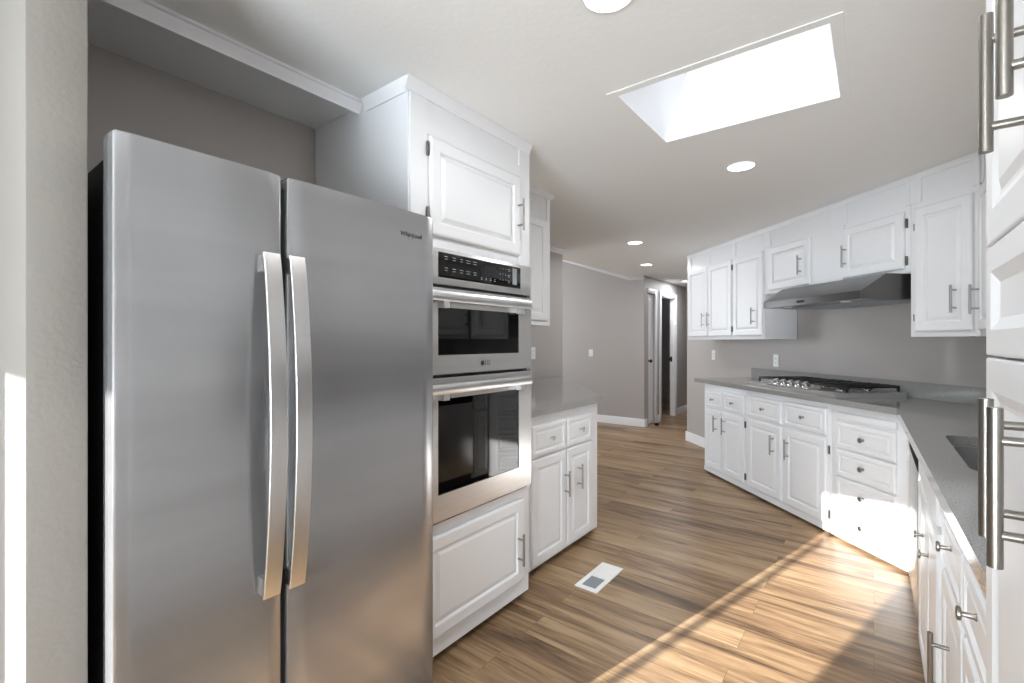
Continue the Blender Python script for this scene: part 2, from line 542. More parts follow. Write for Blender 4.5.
o = ds.build('door_stop', M['knob_black']); tag(o, 'small black door stop on the floor at the narrow white hall door', 'door stop')


# ------------------------------------------------------------------ cabinet parts
DOOR = [(0, -0.001), (0, -0.014), (0.005, -0.019), (0.010, -0.020), (0.048, -0.020), (0.052, -0.0175), (0.055, -0.0095), (0.060, -0.0095), (0.078, -0.0175), (0.086, -0.018)]
DRAW = [(0, -0.001), (0, -0.014), (0.005, -0.019), (0.009, -0.020), (0.026, -0.020), (0.030, -0.012), (0.034, -0.012), (0.046, -0.0175)]


def bar_pull(parent, x, z, y=-0.020, L=0.15, m=None, horizontal=False, r=0.0058):
    b = MB()
    h = 0.034
    if horizontal:
        b.tube((x-L/2, y-h, z), (x+L/2, y-h, z), r)
        for s in (-1, 1):
            b.tube((x+s*0.048, y, z), (x+s*0.048, y-h, z), 0.0048)
    else:
        b.tube((x, y-h, z-L/2), (x, y-h, z+L/2), r)
        for s in (-1, 1):
            b.tube((x, y, z+s*0.048), (x, y-h, z+s*0.048), 0.0048)
    return b.build('handle', m or M['pull'], parent)


def knob(parent, x, z, y=-0.018, m=None, s=1.0):
    b = MB().lathe([(0.008*s, 0), (0.0055*s, 0.004), (0.005*s, 0.019), (0.012*s, 0.0205), (0.0138*s, 0.0225), (0.0135*s, 0.026), (0.011*s, 0.0275), (0, 0.028)], (x, y, z), (0, -1, 0), 18)
    return b.build('knob', m or M['pull'], parent)


def hinge(parent, x, z, side=1, w=0.0045):
    b = MB()
    b.box(x-w, x+w, -0.014, -0.0005, z-0.028, z+0.028, 0.002)
    b.tube((x+side*0.005, -0.015, z-0.02), (x+side*0.005, -0.015, z+0.02), 0.0045, n=10)
    b.tube((x+side*0.005, -0.015, z+0.02), (x+side*0.005, -0.015, z+0.028), 0.003, 0.001, n=10)
    b.tube((x+side*0.005, -0.015, z-0.02), (x+side*0.005, -0.015, z-0.028), 0.003, 0.001, n=10)
    return b.build('hinge', M['hinge'], parent)


def door(parent, x0, x1, z0, z1, pull=None, pull_z=None, m=None, name='door', hinges=None, pr=None):
    o = MB().panel(x0, x1, z0, z1, pr or DOOR).build(name, M['white'], parent)
    if pull is not None:
        bar_pull(o, pull, pull_z, m=m)
    return o


def drawer(parent, x0, x1, z0, z1, knobs=True, m=None, s=1.0):
    o = MB().panel(x0, x1, z0, z1, DRAW).build('drawer', M['white'], parent)
    if knobs:
        knob(o, (x0+x1)/2, (z0+z1)/2, m=m, s=s)
    return o


def base_body(w, depth, top=0.874, toe=0.045, toe_in=0.06):
    b = MB()
    b.box(0, w, 0, depth, toe, top, 0.0015)
    return b


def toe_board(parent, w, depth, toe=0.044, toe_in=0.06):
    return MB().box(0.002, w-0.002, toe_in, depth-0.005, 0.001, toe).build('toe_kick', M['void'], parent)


UPPER_TOP = CZ-0.001


def upper_fascia(parent, w, panels, z=2.095, top=None):
    """raised frame over the doors leaving sunk panels, with a small crown at the ceiling"""
    top = top or UPPER_TOP
    xs = [0.0]
    for p0, p1 in panels:
        xs += [p0, p1]
    xs.append(w)
    for i in range(0, len(xs), 2):
        if xs[i+1]-xs[i] > 0.002:
            MB().box(xs[i], xs[i+1], -0.006, -0.0003, z, top-0.03).build('fascia_stile', M['white'], parent)
    c = MB()
    c.along_x([(-0.0003, top-0.03), (-0.008, top-0.03), (-0.010, top-0.02), (-0.018, top-0.008), (-0.021, top-0.001), (-0.0003, top-0.001)], 0, w)
    return c.build('crown_moulding', M['white'], parent)


# ------------------------------------------------------------------ refrigerator
fr = thing('refrigerator', 'stainless steel side-by-side refrigerator with two tall bowed handles', 'refrigerator', (-1.191, 0.253, 0), R_LEFT)
fr.scale = (1.03, 1.0, 1.007)
b = MB().box(0.006, 0.826, 0.078, 0.76, 0.05, 1.655, 0.004)
b.build('case', M['black'], fr)
for x in (0.06, 0.77):
    for y in (0.12, 0.70):
        MB().tube((x, y, 0.0), (x, y, 0.052), 0.018).build('foot', M['gasket'], fr)
MB().box(0.012, 0.820, 0.045, 0.077, 0.02, 0.085, 0.003).build('kick_grille', M['black'], fr)


def fridge_door(x0, x1, hx):
    zs0, zs1 = 0.095, 1.690
    n = 10
    out = []
    # plan outline, front at small y with a soft bow and rounded corners
    for i in range(n+1):
        t = i/n
        out.append((x0+0.006+(x1-x0-0.012)*t, 0.0015-0.0015*math.sin(PI*t)))
    out = [(x0, 0.064), (x0, 0.009), (x0+0.002, 0.004)] + out + [(x1-0.002, 0.004), (x1, 0.009), (x1, 0.064)]
    d = MB().up(out, zs0, zs1)
    es = [e_ for e_ in d.bm.edges if abs(e_.verts[0].co.z-e_.verts[1].co.z) < 1e-6]
    bmesh.ops.bevel(d.bm, geom=es, offset=0.0035, segments=2, affect='EDGES')
    o = d.build('door', M['steel'], fr)
    MB().box(x0+0.010, x1-0.010, 0.0645, 0.0775, zs0+0.01, zs1-0.05).build('gasket', M['gasket'], o)
    # bowed blade handle
    h = MB()
    N = 28
    z0, z1 = 0.650, 1.487
    rings = []
    for i in range(N+1):
        t = i/N
        bow = math.sin(PI*t)
        y = -0.022-0.036*(bow**0.8)
        zz = z0+(z1-z0)*t
        w = 0.040
        rings.append([h.bm.verts.new(p) for p in ((hx, y, zz), (hx+0.0012, y-0.0012, zz), (hx+w-0.0012, y-0.0012, zz), (hx+w, y, zz), (hx+w, y+0.005, zz), (hx, y+0.005, zz))])
    for A, B in zip(rings, rings[1:]):
        for i in range(6):
            h.bm.faces.new([A[i], A[(i+1) % 6], B[(i+1) % 6], B[i]])
    h.bm.faces.new(rings[0][::-1]); h.bm.faces.new(rings[-1])
    h.box(hx+0.004, hx+0.036, -0.014, 0.003, z0+0.004, z0+0.045)
    h.box(hx+0.004, hx+0.036, -0.014, 0.003, z1-0.045, z1-0.004)
    h.build('handle', M['handle_steel'], o)
    return o


MB().box(0.327, 0.339, 0.020, 0.076, 0.10, 1.66).build('seam_filler', M['black'], fr)  # black strip added so the seam between the doors stays dark
fdl = fridge_door(0.0, 0.3265, 0.272)
fdr = fridge_door(0.3395, 0.832, 0.334)
lg = text('logo', 'Whirlpool', 0.0205, M['slot'], fdr, (0.735, -0.0006, 1.614), shear=0.15)
sw = MB()
pts = []
for i in range(25):
    t = 2*PI*i/24
    u_, v_ = 0.019*math.cos(t), 0.0045*math.sin(t)
    c_, s_ = math.cos(0.75), math.sin(0.75)
    pts.append((0.741+u_*c_-v_*s_, -0.0012, 1.613+u_*s_+v_*c_))
for p0, p1 in zip(pts, pts[1:]):
    sw.tube(p0, p1, 0.0007, n=6)
sw.build('logo_swoosh', M['chrome'], lg.parent)

# ------------------------------------------------------------------ oven tower cabinet
OW = 0.765
ot = thing('oven_cabinet', 'tall white cabinet housing the double wall oven beside the refrigerator', 'cabinet', (-1.378, 1.160, 0), R_LEFT)
b = MB()
b.box(0, 0.018, 0, 0.655, 0.035, UPPER_TOP).box(OW-0.018, OW, 0, 0.655, 0.035, UPPER_TOP)
b.box(0.018, OW-0.018, 0, 0.655, 0.035, 0.558).box(0.018, OW-0.018, 0, 0.655, 1.655, UPPER_TOP)
b.box(0.018, OW-0.018, 0.64, 0.655, 0.558, 1.655)
b.build('body', M['white'], ot)
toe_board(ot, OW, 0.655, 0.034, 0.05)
b = MB()   # face frame
b.box(0, 0.085, -0.006, -0.0003, 1.655, 2.218).box(OW-0.085, OW, -0.006, -0.0003, 1.655, 2.218)
b.box(0.085, OW-0.085, -0.006, -0.0003, 2.085, 2.14)
b.build('face_frame', M['white'], ot)
c = MB()
prof = [(-0.0003, UPPER_TOP-0.045), (-0.007, UPPER_TOP-0.045), (-0.010, UPPER_TOP-0.032), (-0.022, UPPER_TOP-0.012), (-0.026, UPPER_TOP-0.001), (-0.0003, UPPER_TOP-0.001)]
c.along_x(prof, -0.026, OW)
c.along_y([(-0.0005+p*1.0, q_) for p, q_ in prof], -0.0003, 0.265)
c.build('crown_moulding', M['trim'], ot)
# side panel batten seen above the refrigerator
MB().box(-0.0055, -0.0005, 0.002, 0.02, 1.7, UPPER_TOP-0.047).build('edge_strip', M['white'], ot)
du = door(ot, 0.090, 0.676, 1.697, 2.080, pull=0.652, pull_z=1.887)
hinge(du, 0.082, 2.028, -1); hinge(du, 0.082, 1.775, -1)
door(ot, 0.062, 0.704, 0.112, 0.512, pull=0.652, pull_z=0.282)

# ------------------------------------------------------------------ wall oven
ov = thing('wall_oven', 'stainless combination wall oven with black control panel and two glass doors', 'oven', (-1.378, 1.160, 0), R_LEFT)
OX0, OX1 = 0.030, 0.747
MB().box(OX0+0.012, OX1-0.024, 0.001, 0.56, 0.565, 1.648).build('chassis', M['black'], ov)
b = MB().box(OX0, OX1, -0.030, -0.001, 1.505, 1.648, 0.003)
cp = b.build('control_panel', M['oven_steel'], ov)
cg = MB().box(0.118, 0.656, -0.0315, -0.0302, 1.533, 1.632, 0.0005).build('control_glass', M['glass'], cp)
pr_ = MB()
yq = (-0.0321, -0.0316)
for cx_ in (0.160, 0.205, 0.247, 0.288, 0.330):
    for cz_ in (1.612, 1.567):
        w_ = random.uniform(0.008, 0.014)
        pr_.box(cx_-w_, cx_+w_, *yq, cz_+0.004, cz_+0.0065)
        pr_.box(cx_-w_*0.8, cx_+w_*0.8, *yq, cz_-0.006, cz_-0.0035)
for cx_ in (0.373, 0.403, 0.432, 0.462):
    pr_.box(cx_-0.006, cx_+0.006, *yq, 1.549, 1.5515); pr_.box(cx_-0.004, cx_+0.004, *yq, 1.556, 1.5585)
for cz_ in (1.612, 1.585, 1.558):
    pr_.box(0.555, 0.575, *yq, cz_+0.002, cz_+0.0045); pr_.box(0.557, 0.573, *yq, cz_-0.006, cz_-0.0035)
pr_.build('control_print', M['print'], cg)
for r_, row in enumerate(('123', '456', '789')):
    for c_, ch in enumerate(row):
        text('keypad_digit', ch, 0.012, M['print'], cg, (0.500+c_*0.020, -0.0317, 1.612-r_*0.025), extrude=0.0002)
MB().box(0.592, 0.626, *yq, 1.548, 1.624).build('keypad_block', M['louver'], cg)
MB().box(0.385, 0.470, -0.0321, -0.0316, 1.585, 1.612).build('display', M['screen'], cg)


def oven_door(z0, z1, wz0, wz1, hz, wx1=0.645):
    # stainless frame built round the glass opening
    d = MB()
    d.slab([(OX0, z0), (OX1-0.014, z0), (OX1-0.014, z1), (OX0, z1)], [[(0.117, wz0), (wx1, wz0), (wx1, wz1), (0.117, wz1)]], 0, 0.030)
    for v in d.bm.verts:
        x, y, zz = v.co
        v.co = (x, -0.031+zz, y)
    o = d.build('door', M['oven_steel'], ov)
    MB().box(0.116, wx1+0.001, -0.028, -0.004, wz0-0.001, wz1+0.001).build('window', M['glass'], o)
    hh = MB()
    prof_ = [(-0.062, hz-0.020), (-0.070, hz-0.019), (-0.074, hz-0.010), (-0.074, hz+0.010), (-0.070, hz+0.019), (-0.062, hz+0.020)]
    hh.along_x(prof_, OX0+0.015, OX1-0.052)
    hh.box(0.118, 0.150, -0.062, -0.0315, hz-0.045, hz+0.013).box(0.620, 0.650, -0.062, -0.0315, hz-0.045, hz+0.013)
    hh.build('handle', M['handle_steel'], o)
    return o


od1 = oven_door(1.150, 1.492, 1.226, 1.415, 1.456)
od2 = oven_door(0.574, 1.136, 0.677, 1.052, 1.095)
b = MB().box(OX1-0.013, OX1, -0.030, -0.001, 0.574, 1.504)
b.build('side_trim', M['oven_steel'], ov)
for z0, z1 in ((1.4945, 1.5045), (1.137, 1.149), (0.560, 0.573)):
    MB().box(OX0, OX1-0.014, -0.012, -0.001, z0, z1).build('vent_gap', M['black'], ov)
text('logo', 'LG', 0.030, M['knob_black'], od1, (0.412, -0.0314, 1.187))
lr = MB().lathe([(0.0115, 0), (0.0115, 0.0004), (0, 0.0004)], (0.379, -0.0312, 1.187), (0, -1, 0), 24)
lr.build('logo_emblem', M['knob_black'], od1)

# ------------------------------------------------------------------ left base cabinet, counter and hanging cupboard
bl = thing('base_cabinet', 'white base cabinet next to the oven tower, two drawers over two doors', 'cabinet', (-1.475, 1.928, 0), R_LEFT, 'white base cabinets')
b = MB()
b.up([(0, 0), (0.925, 0), (1.90, 1.10), (1.90, 1.16), (0, 1.16)], 0.035, 0.873)
b.build('body', M['white'], bl)
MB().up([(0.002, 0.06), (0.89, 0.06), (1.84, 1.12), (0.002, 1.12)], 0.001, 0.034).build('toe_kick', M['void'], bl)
drawer(bl, 0.145, 0.494, 0.648, 0.818, m=M['chrome']); drawer(bl, 0.514, 0.815, 0.648, 0.818, m=M['chrome'])
door(bl, 0.145, 0.497, 0.055, 0.634, pull=0.476, pull_z=0.440)
d_ = door(bl, 0.512, 0.824, 0.055, 0.634, pull=0.630, pull_z=0.450)
MB().box(0.826, 0.834, -0.012, -0.0005, 0.075, 0.115, 0.002).build('hinge', M['white'], d_)

ct = MB().slab([(-1.443, 1.928), (-1.443, 2.877), (-2.646, 4.322), (-2.646, 1.928)], [], 0.8745, 0.912)
o = ct.build('countertop', M['quartz']); tag(o, 'polished grey quartz countertop beside the oven tower with angled far end', 'countertop')

hc = thing('hanging_cabinet', 'white wall cabinet hanging over the grey counter beside the oven tower', 'cabinet', (-1.735, 1.928, 0), R_LEFT)
MB().box(0, 0.735, 0, 0.33, 1.385, UPPER_TOP, 0.0015).build('body', M['white'], hc)
b = MB().box(0.695, 0.735, -0.006, -0.0003, 1.385, UPPER_TOP-0.03).box(0, 0.695, -0.006, -0.0003, 1.385, 1.41)
b.build('face_frame', M['white'], hc)
MB().along_x([(-0.0003, UPPER_TOP-0.03), (-0.010, UPPER_TOP-0.03), (-0.028, UPPER_TOP-0.008), (-0.028, UPPER_TOP-0.001), (-0.0003, UPPER_TOP-0.001)], 0, 0.757).build('crown_moulding', M['trim'], hc)
door(hc, 0.02, 0.345, 1.415, 2.08, pull=0.06, pull_z=1.52)
door(hc, 0.355, 0.688, 1.415, 2.08)

# ------------------------------------------------------------------ range side base cabinets (diagonal run)
FB = 2.480


def base_unit(a1, a0, label, depth=0.548):
    w = a1-a0-0.001
    t = thing('base_cabinet', label, 'cabinet', diag(a1, FB), R_BACK, 'white base cabinets')
    base_body(w, depth, 0.873, 0.022).build('body', M['white'], t)
    MB().box(0, w, -0.005, -0.0002, 0.022, 0.062).build('base_moulding', M['white'], t)
    toe_board(t, w, depth, 0.021, 0.03)
    return t


A1 = 4.350
ua = base_unit(A1, 3.680, 'white base cabinet at the hallway end of the cooktop run, two narrow doors')
X = lambda a: A1-a
drawer(ua, X(4.305), X(4.045), 0.655, 0.805); drawer(ua, X(4.005), X(3.708), 0.655, 0.815)
door(ua, X(4.312), X(4.047), 0.078, 0.632, pull=X(4.110), pull_z=0.51)
d_ = door(ua, X(4.020), X(3.706), 0.078, 0.632, pull=X(3.975), pull_z=0.51)
hinge(d_, X(3.694), 0.575); hinge(d_, X(3.694), 0.135)
A1 = 3.679
ub = base_unit(A1, 2.790, 'white base cabinet under the cooktop, pair of wide doors below two drawers')
X = lambda a: A1-a
drawer(ub, X(3.648), X(3.252), 0.655, 0.828); drawer(ub, X(3.220), X(2.822), 0.655, 0.836)
door(ub, X(3.652), X(3.250), 0.078, 0.632, pull=X(3.325), pull_z=0.485)
d_ = door(ub, X(3.221), X(2.822), 0.078, 0.632, pull=X(3.165), pull_z=0.485)
hinge(d_, X(2.806), 0.565); hinge(d_, X(2.806), 0.14)
A1 = 2.789
uc = base_unit(A1, 2.258, 'white base cabinet of four stacked drawers in the sunlit inner corner', 0.545)
X = lambda a: A1-a
MB().box(X(2.742), X(2.328), -0.012, -0.0005, 0.782, 0.828, 0.003).build('pull_out_board', M['white'], uc)
for z0, z1 in ((0.602, 0.766), (0.424, 0.590), (0.246, 0.412), (0.070, 0.234)):
    drawer(uc, X(2.740), X(2.332), z0, z1, s=1.15)

# ------------------------------------------------------------------ sink side (right run)
FX = 0.162


def side_unit(y1, y0, label, name='base_cabinet', hollow=False):
    t = thing(name, label, 'cabinet', (FX, y1, 0), R_RIGHT, 'white base cabinets')
    w = y1-y0-0.001
    if hollow:
        b = MB()
        b.box(0, 0.012, 0, 0.6, 0.05, 0.873).box(w-0.012, w, 0, 0.6, 0.05, 0.873).box(0.012, w-0.012, 0, 0.018, 0.05, 0.873)
        b.box(0.012, w-0.012, 0.588, 0.6, 0.05, 0.873).box(0.012, w-0.012, 0.018, 0.588, 0.05, 0.068)
        b.build('body', M['white'], t)
    else:
        base_body(w, 0.600, 0.873, 0.05).build('body', M['white'], t)
    toe_board(t, w, 0.6, 0.049, 0.03)
    return t


Y1 = 3.338
X = lambda y: Y1-y
r1_ = side_unit(Y1, 3.128, 'narrow white base cabinet between the corner drawers and the dishwasher')
drawer(r1_, 0.012, 0.198, 0.66, 0.825, knobs=False); door(r1_, 0.012, 0.198, 0.078, 0.64, pr=DRAW)

dwm = thing('dishwasher', 'stainless dishwasher with black control strip under the grey counter', 'dishwasher', (FX, 3.120, 0), R_RIGHT)
MB().box(0.004, 0.576, 0.001, 0.57, 0.02, 0.865).build('tub', M['black'], dwm)
MB().box(0.002, 0.578, -0.020, -0.0005, 0.745, 0.868, 0.003).build('control_strip', M['matte'], dwm)
MB().box(0.002, 0.578, -0.020, -0.0005, 0.11, 0.741, 0.004).build('door', M['oven_steel'], dwm)
MB().box(0.01, 0.57, 0.02, 0.04, 0.001, 0.1).build('kick_plate', M['black'], dwm)

Y1 = 2.532
sb = side_unit(Y1, 1.800, 'white sink base cabinet with a plain false front over two knobbed doors', hollow=True)
X = lambda y: Y1-y
MB().panel(X(2.50), X(1.83), 0.745, 0.838, DRAW[:4]).build('false_front', M['white'], sb)
for y_a, y_b, y_k in ((2.505, 2.172, 2.265), (2.158, 1.828, 2.062)):
    d_ = door(sb, X(y_a), X(y_b), 0.078, 0.722)
    knob(d_, X(y_k), 0.575, -0.020, M['nickel'])
Y1 = 1.799
eb = side_unit(Y1, 0.998, 'white base cabinet between the sink and the tall pantry, drawers over doors')
X = lambda y: Y1-y
for y_a, y_b, y_p in ((1.690, 1.335, 1.52), (1.318, 1.010, 1.29)):
    d_ = drawer(eb, X(y_a), X(y_b), 0.70, 0.845, knobs=False)
    knob(d_, X((y_a+y_b)/2), 0.79, -0.0175, M['nickel'], 0.9)
    door(eb, X(y_a), X(y_b), 0.078, 0.68, pull=X(y_p), pull_z=0.50, m=M['nickel'])

# worktop that turns the corner, with an undermount sink cut out
edge = 2.437
cpts = [diag(4.470, edge)[:2], (0.098, edge/S2-0.098), (0.141, 0.998), (0.768, 0.998), (0.768, 3.030/S2-0.768), diag(4.470, 3.030)[:2]]
hole = []
for (cx_, cy_), a0 in (((0.69, 1.90), 270), ((0.69, 2.47), 0), ((0.27, 2.47), 90), ((0.27, 1.90), 180)):
    for i in range(7):
        t = math.radians(a0+90*i/6)
        hole.append((cx_+0.05*math.cos(t), cy_+0.05*math.sin(t)))
o = MB().slab(cpts, [hole], 0.8745, 0.912).build('countertop', M['quartz'])
tag(o, 'grey quartz countertop running under the cooktop and round the corner past the sink', 'countertop')
bs = MB()
bs.up([diag(4.40, 3.0295)[:2], diag(1.98, 3.0295)[:2], diag(1.98, 3.010)[:2], diag(4.40, 3.010)[:2]], 0.9125, 1.015)
bs.build('backsplash', M['quartz'], o)
bs = MB().box(0.748, 0.768, 1.0, 3.48, 0.9125, 1.015)
bs.build('backsplash', M['quartz'], o)

sk = thing('sink', 'stainless undermount sink set in the grey counter beside the pantry', 'sink', (0.48, 2.166, 0.69))
s_ = MB()


def ring(x0, x1, y0, y1, r, z):
    out = []
    for (cx_, cy_), a0 in (((x1-r, y0+r), 270), ((x1-r, y1-r), 0), ((x0+r, y1-r), 90), ((x0+r, y0+r), 180)):
        for i in range(7):
            t = math.radians(a0+90*i/6)
            out.append(s_.bm.verts.new((cx_+r*math.cos(t), cy_+r*math.sin(t), z)))
    return out


rs = [ring(-0.270, 0.270, -0.345, 0.345, 0.06, 0.1840), ring(-0.256, 0.256, -0.331, 0.331, 0.05, 0.1835), ring(-0.250, 0.250, -0.325, 0.325, 0.05, 0.02),
      ring(-0.235, 0.235, -0.310, 0.310, 0.045, 0.004), ring(-0.04, 0.04, -0.04, 0.04, 0.039, 0.0)]
for A, B in zip(rs, rs[1:]):
    for i in range(28):
        s_.bm.faces.new([A[i], A[(i+1) % 28], B[(i+1) % 28], B[i]])
s_.bm.faces.new(rs[-1])
s_.build('bowl', M['sink_steel'], sk)
MB().lathe([(0.038, 0.001), (0.038, 0.004), (0.028, 0.004), (0.024, 0.002), (0, 0.002)], (0, 0, 0.0), (0, 0, 1)).build('drain', M['chrome'], sk)

# ------------------------------------------------------------------ cooktop
ck = thing('cooktop', 'stainless gas cooktop with black iron grates and five front knobs', 'cooktop', diag(3.668, 2.462, 0.9245), R_BACK)
W, D = 0.925, 0.525
b = MB().along_x([(0.004, -0.012), (0, 0.012), (0.012, 0.020), (0.05, 0.022), (0.05, 0.018), (D-0.02, 0.018), (D-0.01, 0.022), (D, 0.012), (D, -0.012)], 0, W)
b.build('tray', M['oven_steel'], ck)
b = MB().along_x([(0.006, 0.0205), (0.006, 0.024), (0.090, 0.050), (0.110, 0.050), (0.110, 0.0205)], 0.255, 0.675)
kp = b.build('knob_panel', M['oven_steel'], ck)
for i in range(5):
    x = 0.315+i*0.075
    MB().lathe([(0.030, 0), (0.030, 0.005), (0.024, 0.008), (0.022, 0.028), (0.019, 0.031), (0, 0.031)], (x, 0.050, 0.036), (0, -0.42, 0.907)).build('knob', M['chrome'], kp)
for x, y, r in ((0.155, 0.19, 0.038), (0.155, 0.39, 0.03), (0.4625, 0.33, 0.052), (0.77, 0.19, 0.03), (0.77, 0.39, 0.04)):
    bn = MB().lathe([(r+0.012, 0), (r+0.010, 0.010), (r, 0.014), (0, 0.014)], (x, y, 0.0185), (0, 0, 1)).build('burner', M['chrome'], ck)
    MB().lathe([(r*0.85, 0.0145), (r*0.85, 0.020), (r*0.7, 0.024), (0, 0.024)], (x, y, 0.0185), (0, 0, 1)).build('burner_cap', M['iron'], bn)
for x0, x1, y0 in ((0.02, 0.300, 0.10), (0.325, 0.600, 0.135), (0.625, 0.905, 0.10)):
    g = MB()
    y1 = D-0.03
    zt_, zb_ = 0.062, 0.047
    for y in (y0, y1-0.012):
        g.box(x0, x1, y, y+0.012, zb_, zt_, 0.002)
    for x in (x0, x1-0.012):
        g.box(x, x+0.012, y0+0.012, y1-0.012, zb_, zt_, 0.002)
    for kx in (0.25, 0.5, 0.75):
        xx = x0+(x1-x0)*kx
        g.box(xx-0.005, xx+0.005, y0+0.012, y1-0.012, zb_+0.002, zt_+0.003, 0.002)
    for ky in (0.25, 0.5, 0.75):
        yy = y0+(y1-y0)*ky
        g.box(x0+0.012, x1-0.012, yy-0.005, yy+0.005, zb_+0.002, zt_+0.0025, 0.002)
    for x in (x0, x1-0.012):
        for y in (y0, y1-0.012):
            g.box(x, x+0.012, y, y+0.012, 0.022, zb_)
    g.build('grate', M['iron'], ck)

# ------------------------------------------------------------------ upper cabinets on the range wall
UB = 2.720


def upper_unit(a1, a0, z0, label, panels):
    w = a1-a0-0.001
    t = thing('wall_cabinet', label, 'cabinet', diag(a1, UB), R_BACK, 'white wall cabinets on the cooktop wall')
    MB().box(0, w, 0, 0.309, z0, UPPER_TOP, 0.0012).build('body', M['white'], t)
    upper_fascia(t, w, [(a1-p, a1-q_) for p, q_ in panels])
    return t


A1 = 5.130
X = lambda a: A1-a
u1 = upper_unit(A1, 4.271, 1.300, 'two-door white wall cabinet at the hallway end of the upper row', [(5.055, 4.70), (4.66, 4.27)])
door(u1, X(5.085), X(4.690), 1.335, 2.075, pull=X(4.745), pull_z=1.51)
d_ = door(u1, X(4.672), X(4.262), 1.335, 2.075, pull=X(4.640), pull_z=1.51)
hinge(d_, X(4.252), 2.00, -1); hinge(d_, X(4.252), 1.40, -1)
A1 = 4.270
u2 = upper_unit(A1, 3.786, 1.300, 'single-door white wall cabinet just left of the range hood', [(4.205, 3.80)])
door(u2, X(4.232), X(3.800), 1.335, 2.075, pull=X(3.905), pull_z=1.51)
A1 = 3.785
u3 = upper_unit(A1, 2.474, 1.692, 'wide short white wall cabinet above the range hood with two small doors', [(3.71, 3.07), (2.92, 2.50)])
door(u3, X(3.720), X(3.254), 1.718, 2.075, pull=X(3.335), pull_z=1.875)
d_ = door(u3, X(2.950), X(2.505), 1.718, 2.062, pull=X(2.918), pull_z=1.865)
hinge(d_, X(2.494), 1.99, 1); hinge(d_, X(2.494), 1.765, 1)
MB().box(X(3.05), X(2.95), -0.006, -0.0003, 1.692, 2.094).build('stile', M['white'], u3)
A1 = 2.473
u4 = upper_unit(A1, 2.100, 1.308, 'tall single-door white wall cabinet in the corner right of the range hood', [(2.405, 2.135)])
d_ = door(u4, X(2.436), X(2.128), 1.338, 2.060, pull=X(2.205), pull_z=1.51)
MB().tube((X(2.452), -0.003, 1.935), (X(2.452), -0.003, 1.975), 0.0025).build('hinge', M['hinge'], d_); MB().tube((X(2.452), -0.003, 1.40), (X(2.452), -0.003, 1.44), 0.0025).build('hinge', M['hinge'], d_)

# corner and sink side uppers
UX = 0.440


def side_upper(y1, y0, label):
    w = y1-y0-0.001
    t = thing('wall_cabinet', label, 'cabinet', (UX, y1, 0), R_RIGHT, 'white wall cabinets over the sink side')
    MB().box(0, w, 0, 0.328, 1.308, UPPER_TOP, 0.0012).build('body', M['white'], t)
    upper_fascia(t, w, [(0.05, w/2-0.02), (w/2+0.02, w-0.05)])
    door(t, 0.03, w/2-0.008, 1.338, 2.06, pull=0.075, pull_z=1.495)
    door(t, w/2+0.008, w-0.03, 1.338, 2.06, pull=w-0.075, pull_z=1.495)
    return t


side_upper(3.385, 2.200, 'white wall cabinet meeting the range wall in the corner over the sink counter')
side_upper(2.199, 0.999, 'white wall cabinet over the sink counter next to the tall pantry')

# ------------------------------------------------------------------ range hood
hd = thing('range_hood', 'dark stainless under-cabinet range hood above the gas cooktop', 'range hood', diag(3.432, 2.420), R_BACK)
HW = 0.925
hbod = MB()


def hood_section(x, yt, yf, zt_, zm, zb_):
    return [hbod.bm.verts.new(p) for p in ((x, 0.606, zt_), (x, yt, zt_), (x, yf, zm), (x, yf, zb_), (x, 0.606, zb_))]


hs = [hood_section(0.0, 0.20, 0.040, 1.672, 1.590, 1.540), hood_section(0.03, 0.17, 0.012, 1.688, 1.588, 1.538), hood_section(0.10, 0.17, 0.0, 1.690, 1.585, 1.537),
      hood_section(HW-0.001, 0.17, 0.0, 1.690, 1.585, 1.537), hood_section(HW, 0.17, 0.001, 1.690, 1.585, 1.537)]
for A, B in zip(hs, hs[1:]):
    for i in range(5):
        hbod.bm.faces.new([A[i], A[(i+1) % 5], B[(i+1) % 5], B[i]])
hbod.bm.faces.new(hs[0]); hbod.bm.faces.new(hs[-1][::-1])
hbod.build('canopy', M['hood_steel'], hd)
fl = MB()
for x0, x1 in ((0.06, 0.45), (0.475, 0.865)):
    fl.box(x0, x1, 0.15, 0.50, 1.5325, 1.5365, 0.001)
    for i in range(12):
        yy = 0.165+i*0.028
        fl.box(x0+0.012, x1-0.012, yy, yy+0.008, 1.530, 1.5325)
fl.build('filter', M['louver'], hd)
for x in (0.20, 0.72):
    MB().lathe([(0.03, 0), (0.03, 0.003), (0.022, 0.005), (0, 0.005)], (x, 0.09, 1.5368), (0, 0, -1)).build('lamp', M['plastic'], hd)
MB().box(0.40, 0.47, -0.0022, -0.0004, 1.552, 1.568).build('switch_strip', M['black'], hd)

